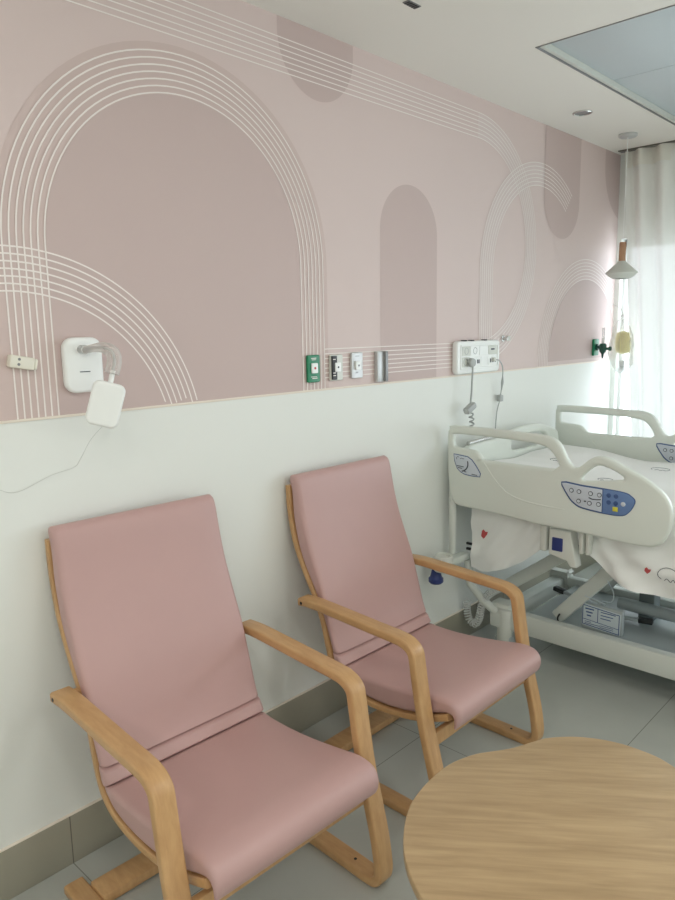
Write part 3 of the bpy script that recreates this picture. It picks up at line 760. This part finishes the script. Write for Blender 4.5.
# ------------------------------------------------------------------ things on the wall
# cream catch
t = tag(empty('wall_catch', (0, .787, 1.443)), 'small tilted cream wall catch with two screws on the pink wall', 'wall catch')
Mx = Matrix.Rotation(-.19, 4, 'X')
bm = bmesh.new(); box(bm, (.0005, -.036, -.016), (.024, .027, .016), .004, M4=Mx); finish('catch_body', bm, M['cream'], t)
for z in (-.006, .007):
    bm = bmesh.new(); cyl(bm, Mx @ Vector((.0235, -.014, z)), Mx @ Vector((.0255, -.014, z)), .0035, 12); finish('screw', bm, M['alud'], t)
bm = bmesh.new(); box(bm, (.002, .026, -.0145), (.023, .036, .0145), .005, M4=Mx); finish('catch_lip', bm, M['cream'], t)

# white wall lamp with elbow arm
t = tag(empty('wall_lamp', (0, .948, 1.43)), 'white swivel wall lamp with rounded back plate, frosted elbow arm and small head', 'wall lamp')
bm = solid([rrect(.110, .148, .030, 6)], .026, .009, wallm(.0005), 3); bp = finish('back_plate', bm, M['plastic'], t)
bm = bmesh.new(); box(bm, (.0262, -.016, -.019), (.0272, .014, -.0165)); lab(finish('mark', bm, M['ink'], t, smooth=False), 'short dark line on the plate')
bm = bmesh.new(); cyl(bm, (.026, -.008, .042), (.050, -.008, .042), .012, 18, .002); finish('pivot', bm, M['alu'], t)
bm = bmesh.new(); ap = catmull([(.046, -.008, .040), (.075, .006, .046), (.098, .020, .046), (.112, .034, .034), (.118, .036, .010), (.118, .026, -.022)], 5)
tube(bm, ap, [.010+.009*min(1, max(0, i/len(ap)*2.2-.3)) for i in range(len(ap))], 14); finish('elbow_arm', bm, M['clear2'], t)
bm = bmesh.new(); tube(bm, ap, .004, 8); lab(finish('inner_rod', bm, M['alu'], t), 'metal rod inside the frosted sleeve')
Hm = Matrix.Translation((.128, -.004, -.100)) @ Matrix.Rotation(math.radians(-19), 4, 'X') @ Matrix.Rotation(math.radians(-28), 4, 'Z') @ Matrix.Rotation(math.radians(8), 4, 'Y')
b2 = solid([rrect(.084, .118, .019, 6)], .024, .008, wallm(-.012), 3)
for v in b2.verts: v.co = Hm @ v.co
finish('lamp_head', b2, M['plastic'], t)
bm = bmesh.new(); tube(bm, [(.118, .030, -.015), (.124, .012, -.060)], .007, 12); finish('neck', bm, M['plastic'], t)
bm = bmesh.new(); tube(bm, catmull([(.118, -.014, -.160), (.07, -.025, -.20), (.008, -.026, -.258), (.004, -.044, -.277), (.004, -.11, -.289), (.004, -.20, -.318), (.004, -.25, -.303)], 6), .0006, 6); finish('cord', bm, M['cable'], t)

# call-point plates
def plate(name, yc, zc, w_, h_, m, label, cat, marks=(), ink=None, th=.010):
    t = tag(empty(name, (0, yc-.004, zc)), label, cat)
    bm = solid([rrect(w_, h_, .006, 4)], th, .002, wallm(.003), 2)
    for a, b, z, h in marks: box(bm, (th+.0026, a, z), (th+.0034, b, z+h), 0, 1)
    finish('plate', bm, [m, M[ink or 'line']], t)
    return t, .003+th
t, f = plate('alarm_plate', 1.836, 1.375, .062, .098, M['green'], 'green alarm plate with a white square button and red dot', 'alarm plate', ((-.014, .012, .036, .003), (-.012, .010, .031, .002), (-.016, .014, -.030, .002), (-.010, .016, -.036, .003)))
bm = solid([rrect(.030, .036, .003, 3, 0, .002)], .006, .0012, wallm(f), 2); k = finish('button', bm, M['plastic'], t)
bm = bmesh.new(); cyl(bm, (f+.006, 0, .002), (f+.0072, 0, .002), .0045, 12); lab(finish('button_dot', bm, M['red'], k), 'red dot')
t, f = plate('call_plate', 1.956, 1.373, .066, .096, M['plastic2'], 'grey white wall plate with a black strip and white key', 'switch plate')
bm = solid([rrect(.026, .088, .003, 3, -.017, 0)], .006, .001, wallm(f), 2)
for z in (-.03, -.02, .03): box(bm, (f+.0055, -.026, z), (f+.0064, -.012, z+.003), 0, 1)
lab(finish('strip', bm, [M['black'], M['line']], t), 'black strip')
bm = solid([rrect(.030, .034, .003, 3, -.002, .002)], .010, .0012, wallm(f), 2); k = finish('key', bm, M['plastic'], t)
bm = bmesh.new(); cyl(bm, (f+.010, -.002, .002), (f+.0112, -.002, .002), .004, 12); finish('key_dot', bm, M['ink'], k)
t, f = plate('switch_plate', 2.071, 1.376, .064, .098, M['alu'], 'brushed silver wall plate with a small white key', 'switch plate', ((-.012, .012, .034, .003), (-.010, .004, -.030, .006)), 'alud')
bm = solid([rrect(.030, .032, .003, 3, 0, .0)], .008, .0012, wallm(f), 2); k = finish('key', bm, M['plastic'], t)
bm = bmesh.new(); cyl(bm, (f+.008, 0, 0), (f+.0092, 0, 0), .0035, 12); finish('key_dot', bm, M['ink'], k)
t = tag(empty('wall_channel', (0, 2.206, 1.365)), 'upright aluminium channel on the pink wall between silver plate and socket panel', 'wall channel')
bm = bmesh.new(); box(bm, (.0025, -.027, -.060), (.020, .012, .060), .002); finish('channel_body', bm, M['alu'], t)
bm = bmesh.new(); box(bm, (.0025, .012, -.060), (.030, .028, .060), .002); lab(finish('channel_lip', bm, M['alud'], t), 'darker raised lip')

# socket panel
t = tag(empty('socket_panel', (0, 2.900, 1.377)), 'wide white socket panel at the top of the white wall behind the bed', 'socket panel')
bm = solid([rrect(.366, .150, .020, 5)], .030, .009, wallm(.003), 3); finish('housing', bm, M['plastic'], t)
f = .0330
bm = solid([rrect(.322, .114, .006, 4, .004, .002), list(reversed(rrect(.306, .098, .004, 3, .004, .002)))], .005, .0015, wallm(f-.001), 2); finish('bezel', bm, M['plastic'], t)
for i, (yc, zc, w_, h_) in enumerate(((-.112, .027, .066, .042), (-.040, .027, .070, .042), (.034, .027, .070, .042), (.114, .027, .072, .042), (-.118, -.022, .054, .044), (-.040, -.022, .094, .044), (.040, -.022, .056, .044), (.114, -.022, .078, .044))):
    bm = solid([rrect(w_, h_, .003, 3, yc, zc+.002)], .003, .0008, wallm(f-.0004), 2); f2 = f+.0024
    if i in (5, 7):
        for dy in ((-.026, .022, .034) if i == 5 else (-.020, .002, .026)): box(bm, (f2, yc+dy-.005, zc-.008), (f2+.0008, yc+dy+.004, zc+.010), 0, 1)
    elif i in (0, 1, 4):
        tube(bm, [(f2+.0002, yc+.015*math.cos(a*PI/8), zc+.002+.015*math.sin(a*PI/8)) for a in range(16)], .0013, 6, closed=True, mi=2)
    elif i == 3: box(bm, (f2, yc-.016, zc+.002), (f2+.0008, yc+.014, zc+.009), 0, 1)
    finish('socket_module', bm, [M['plastic2' if i in (0, 3, 4) else 'plastic'], M['ink'], M['cabled']], t)
for dy in (-.112, -.052, .060):
    bm = bmesh.new(); box(bm, (.012, dy-.013, .0735), (.030, dy+.013, .079), .001); lab(finish('clip', bm, M['black'], t), 'black clip on the top edge')

# bed power lead: plug, straight cable, transformer lump, coil
t = tag(empty('power_lead', (.03, 2.84, 1.35)), 'grey power lead with round plug and coiled lower end above the bed', 'power lead')
LO = Vector((.03, 2.84, 1.35))
def lf(parent): 
    def fin(name, bm, m, p=None, **k):
        for v in bm.verts: v.co -= parent[1]
        return finish(name, bm, m, parent[0], **k)
    return fin
F_ = lf((t, LO))
bm = bmesh.new(); cyl(bm, (.0385, 2.810, 1.355), (.062, 2.806, 1.354), .020, 22, .005); F_('plug', bm, M['cabled'])
bm = bmesh.new(); tube(bm, catmull([(.057, 2.807, 1.345), (.058, 2.806, 1.32), (.058, 2.802, 1.27), (.057, 2.800, 1.215), (.056, 2.794, 1.165)], 6), .0042, 8); F_('cable', bm, M['cabled'])
bm = bmesh.new(); box(bm, (-.016, -.036, -.015), (.016, .036, .015), .008, M4=Matrix.Translation((.056, 2.790, 1.148)) @ Matrix.Rotation(.42, 4, 'X')); F_('transformer', bm, M['cabled'])
coil([(.056, 2.792, 1.136), (.057, 2.800, 1.11), (.058, 2.804, 1.08), (.058, 2.806, 1.045)], .010, 4.2, .0036, 'coil', M['cabled'], None, lambda n, b, m, p: F_(n, b, m))
t = tag(empty('charger_lead', (.03, 3.09, 1.3)), 'thin grey lead with inline switch hanging from right end of socket panel', 'power lead')
LO2 = Vector((.03, 3.09, 1.3)); F2 = lf((t, LO2))
bm = bmesh.new(); box(bm, (.0385, 3.002, 1.350), (.052, 3.022, 1.370), .004); F2('plug', bm, M['plastic2'])
bm = bmesh.new(); tube(bm, catmull([(.048, 3.018, 1.360), (.055, 3.045, 1.352), (.054, 3.076, 1.320), (.046, 3.090, 1.27), (.034, 3.104, 1.22), (.022, 3.112, 1.165), (.016, 3.095, 1.10), (.014, 3.088, 1.02), (.014, 3.090, .93)], 6), .0028, 8); F2('cable', bm, M['cabled'])
bm = bmesh.new(); tube(bm, [(.047, 3.090, 1.275), (.042, 3.096, 1.245), (.034, 3.104, 1.21)], [.0035, .007, .0035], 10); F2('strain_relief', bm, M['cabled'])
bm = bmesh.new(); box(bm, (.010, 3.098, 1.150), (.032, 3.128, 1.182), .004); F2('inline_switch', bm, M['cabled'])
t = tag(empty('wall_peg', (0, 3.158, 1.455)), 'small chrome peg and pale block at the socket panel upper corner', 'wall peg')
bm = bmesh.new(); cyl(bm, (.003, 0, 0), (.008, 0, 0), .016, 20, .002); cyl(bm, (.0078, 0, 0), (.030, .004, 0), .008, 16, .002); finish('peg', bm, M['chrome'], t)
bm = bmesh.new(); box(bm, (.003, .034, -.012), (.014, .058, .012), .003); finish('pale_block', bm, M['plastic2'], t)

# oxygen outlet, flow meter, bag
t = tag(empty('gas_outlet', (0, 4.225, 1.382)), 'green gas outlet plate on the pink wall near the curtain', 'gas outlet')
bm = solid([rrect(.070, .098, .006, 4)], .012, .002, wallm(.003), 2); finish('plate', bm, M['green'], t)
bm = bmesh.new(); cyl(bm, (.015, 0, 0), (.026, 0, 0), .020, 20, .003); finish('port', bm, M['dkgreen'], t)
t = tag(empty('gas_outlet_flow_meter', (.078, 4.17, 1.38)), 'dark green oxygen flow meter with clear upright tube plugged beside the curtain', 'flow meter')
bm = bmesh.new(); cyl(bm, (-.052, .054, .002), (-.002, .004, .0), .0085, 14, .001)
lathe(bm, [(0, -.062), (.004, -.060), (.008, -.034), (.018, -.022), (.021, -.006), (.021, .018), (.015, .026), (0, .026)], 20); finish('meter_body', bm, M['dkgreen'], t)
bm = bmesh.new(); cyl(bm, (.016, 0, -.004), (.036, .004, -.004), .008, 14); cyl(bm, (.034, .004, -.004), (.048, .006, -.004), .013, 16, .003); lab(finish('valve_knob', bm, M['dkgreen'], t), 'dark green knob')
bm = bmesh.new(); cyl(bm, (0, 0, .024), (0, 0, .118), .0085, 16, .002); finish('flow_tube', bm, M['clearp'], t)
bm = bmesh.new(); cyl(bm, (0, 0, .024), (0, 0, .060), .004, 10); lab(finish('float', bm, M['plastic'], t), 'white float inside the tube')
t = tag(empty('plastic_bag', (.125, 4.325, 1.40)), 'clear plastic bag holding something yellow, hung beside the curtain edge', 'bag')
random.seed(9)
def blob(bm, prof, sx, sy, seg=26, amp=.12, ph=0):
    rings = []
    for j, (r, z) in enumerate(prof):
        rings.append([bm.verts.new((r*sx*math.cos(2*PI*k/seg)*(1+amp*math.sin(3*2*PI*k/seg+z*40+ph)+.5*amp*math.sin(7*2*PI*k/seg+z*90)), r*sy*math.sin(2*PI*k/seg)*(1+amp*math.cos(4*2*PI*k/seg+z*50+ph)), z)) for k in range(seg)])
    for A, B in zip(rings, rings[1:]):
        for k in range(seg): bm.faces.new((A[k], A[(k+1) % seg], B[(k+1) % seg], B[k]))
    bm.faces.new(rings[0]); bm.faces.new(rings[-1])
bm = bmesh.new(); blob(bm, [(.004, .172), (.010, .165), (.006, .155), (.024, .135), (.040, .10), (.050, .05), (.056, -.01), (.058, -.06), (.050, -.12), (.030, -.16), (.006, -.175)], 1.25, .6); finish('bag_film', bm, M['bagp'], t, angle=180)
bm = bmesh.new(); blob(bm, [(.010, .075), (.036, .066), (.044, .02), (.046, -.03), (.038, -.052), (.006, -.06)], 1, .55, amp=.06, ph=2)
for v in bm.verts: v.co.x += .008
finish('contents', bm, M['bagy'], t)
bm = bmesh.new(); cyl(bm, (.006, 0, -.155), (.006, 0, -.10), .014, 14, .003); lab(finish('cap', bm, M['alu'], t), 'small grey fitting at the bottom')
bm = bmesh.new(); tube(bm, catmull([(0, 0, .165), (-.02, .03, .20), (-.085, .09, .23), (-.1215, .13, .24)], 5), .002, 6); finish('hanging_string', bm, M['cable'], t)

# ------------------------------------------------------------------ light
w = bpy.data.worlds.new('World'); SC.world = w; w.use_nodes = True
nt = w.node_tree; bg = nt.nodes['Background']
bg.inputs['Color'].default_value = (.85, .945, 1.03, 1); bg.inputs['Strength'].default_value = 6.2
def area(name, loc, rot, sx, sy, power, col=(1, 1, 1), portal=False, spread=PI):
    l = bpy.data.lights.new(name, 'AREA'); l.shape = 'RECTANGLE'; l.size = sx; l.size_y = sy; l.energy = power; l.color = col; l.spread = spread
    if portal: l.cycles.is_portal = True
    o = bpy.data.objects.new(name, l); COL.objects.link(o); o.location = loc; o.rotation_euler = rot
    return o
area('window_portal', ((WX0+WX1)/2, YB+.16, (WZ0+WZ1)/2), (-PI/2, 0, 0), WX1-WX0, WZ1-WZ0, 1, portal=True)
# added fill lights without fittings, under the ceiling behind and beside the camera
for x, y, p in ((1.3, .1, 4), (2.6, .1, 8.5), (3.6, 1.6, 8), (3.6, 3.2, 6), (2.4, 1.7, 5), (1.6, -1.3, 11), (3.4, -1.3, 18)):
    area('ceiling_lamp', (x, y, ZC-.012), (0, 0, 0), .28, .28, p, (1, .985, .96))

# ------------------------------------------------------------------ camera
f_px, yaw, pitch, roll = 715.57772, .756204863, .166183962, -.0175057258
F = Vector((-math.sin(yaw)*math.cos(pitch), math.cos(yaw)*math.cos(pitch), -math.sin(pitch)))
R0 = F.cross(Vector((0, 0, 1))).normalized(); U0 = R0.cross(F)
R = R0*math.cos(roll)+U0*math.sin(roll); U = U0*math.cos(roll)-R0*math.sin(roll)
cam = bpy.data.cameras.new('Camera'); co = bpy.data.objects.new('Camera', cam); COL.objects.link(co)
cam.sensor_fit = 'VERTICAL'; cam.sensor_height = 36; cam.lens = f_px/900*36; cam.clip_start = .02
co.matrix_world = Matrix(((R.x, U.x, -F.x, 1.85), (R.y, U.y, -F.y, 0), (R.z, U.z, -F.z, 1.5114), (0, 0, 0, 1)))
SC.camera = co
vs = SC.view_settings; SC.display_settings.display_device = 'sRGB'
vs.view_transform = 'Standard'; vs.look = 'None'; vs.gamma = 1; vs.exposure = 0; vs.use_curve_mapping = False
SC.cycles.use_denoising = True
SC.cycles.max_bounces = 10; SC.cycles.diffuse_bounces = 6; SC.cycles.transparent_max_bounces = 12
SC.cycles.sample_clamp_indirect = 6
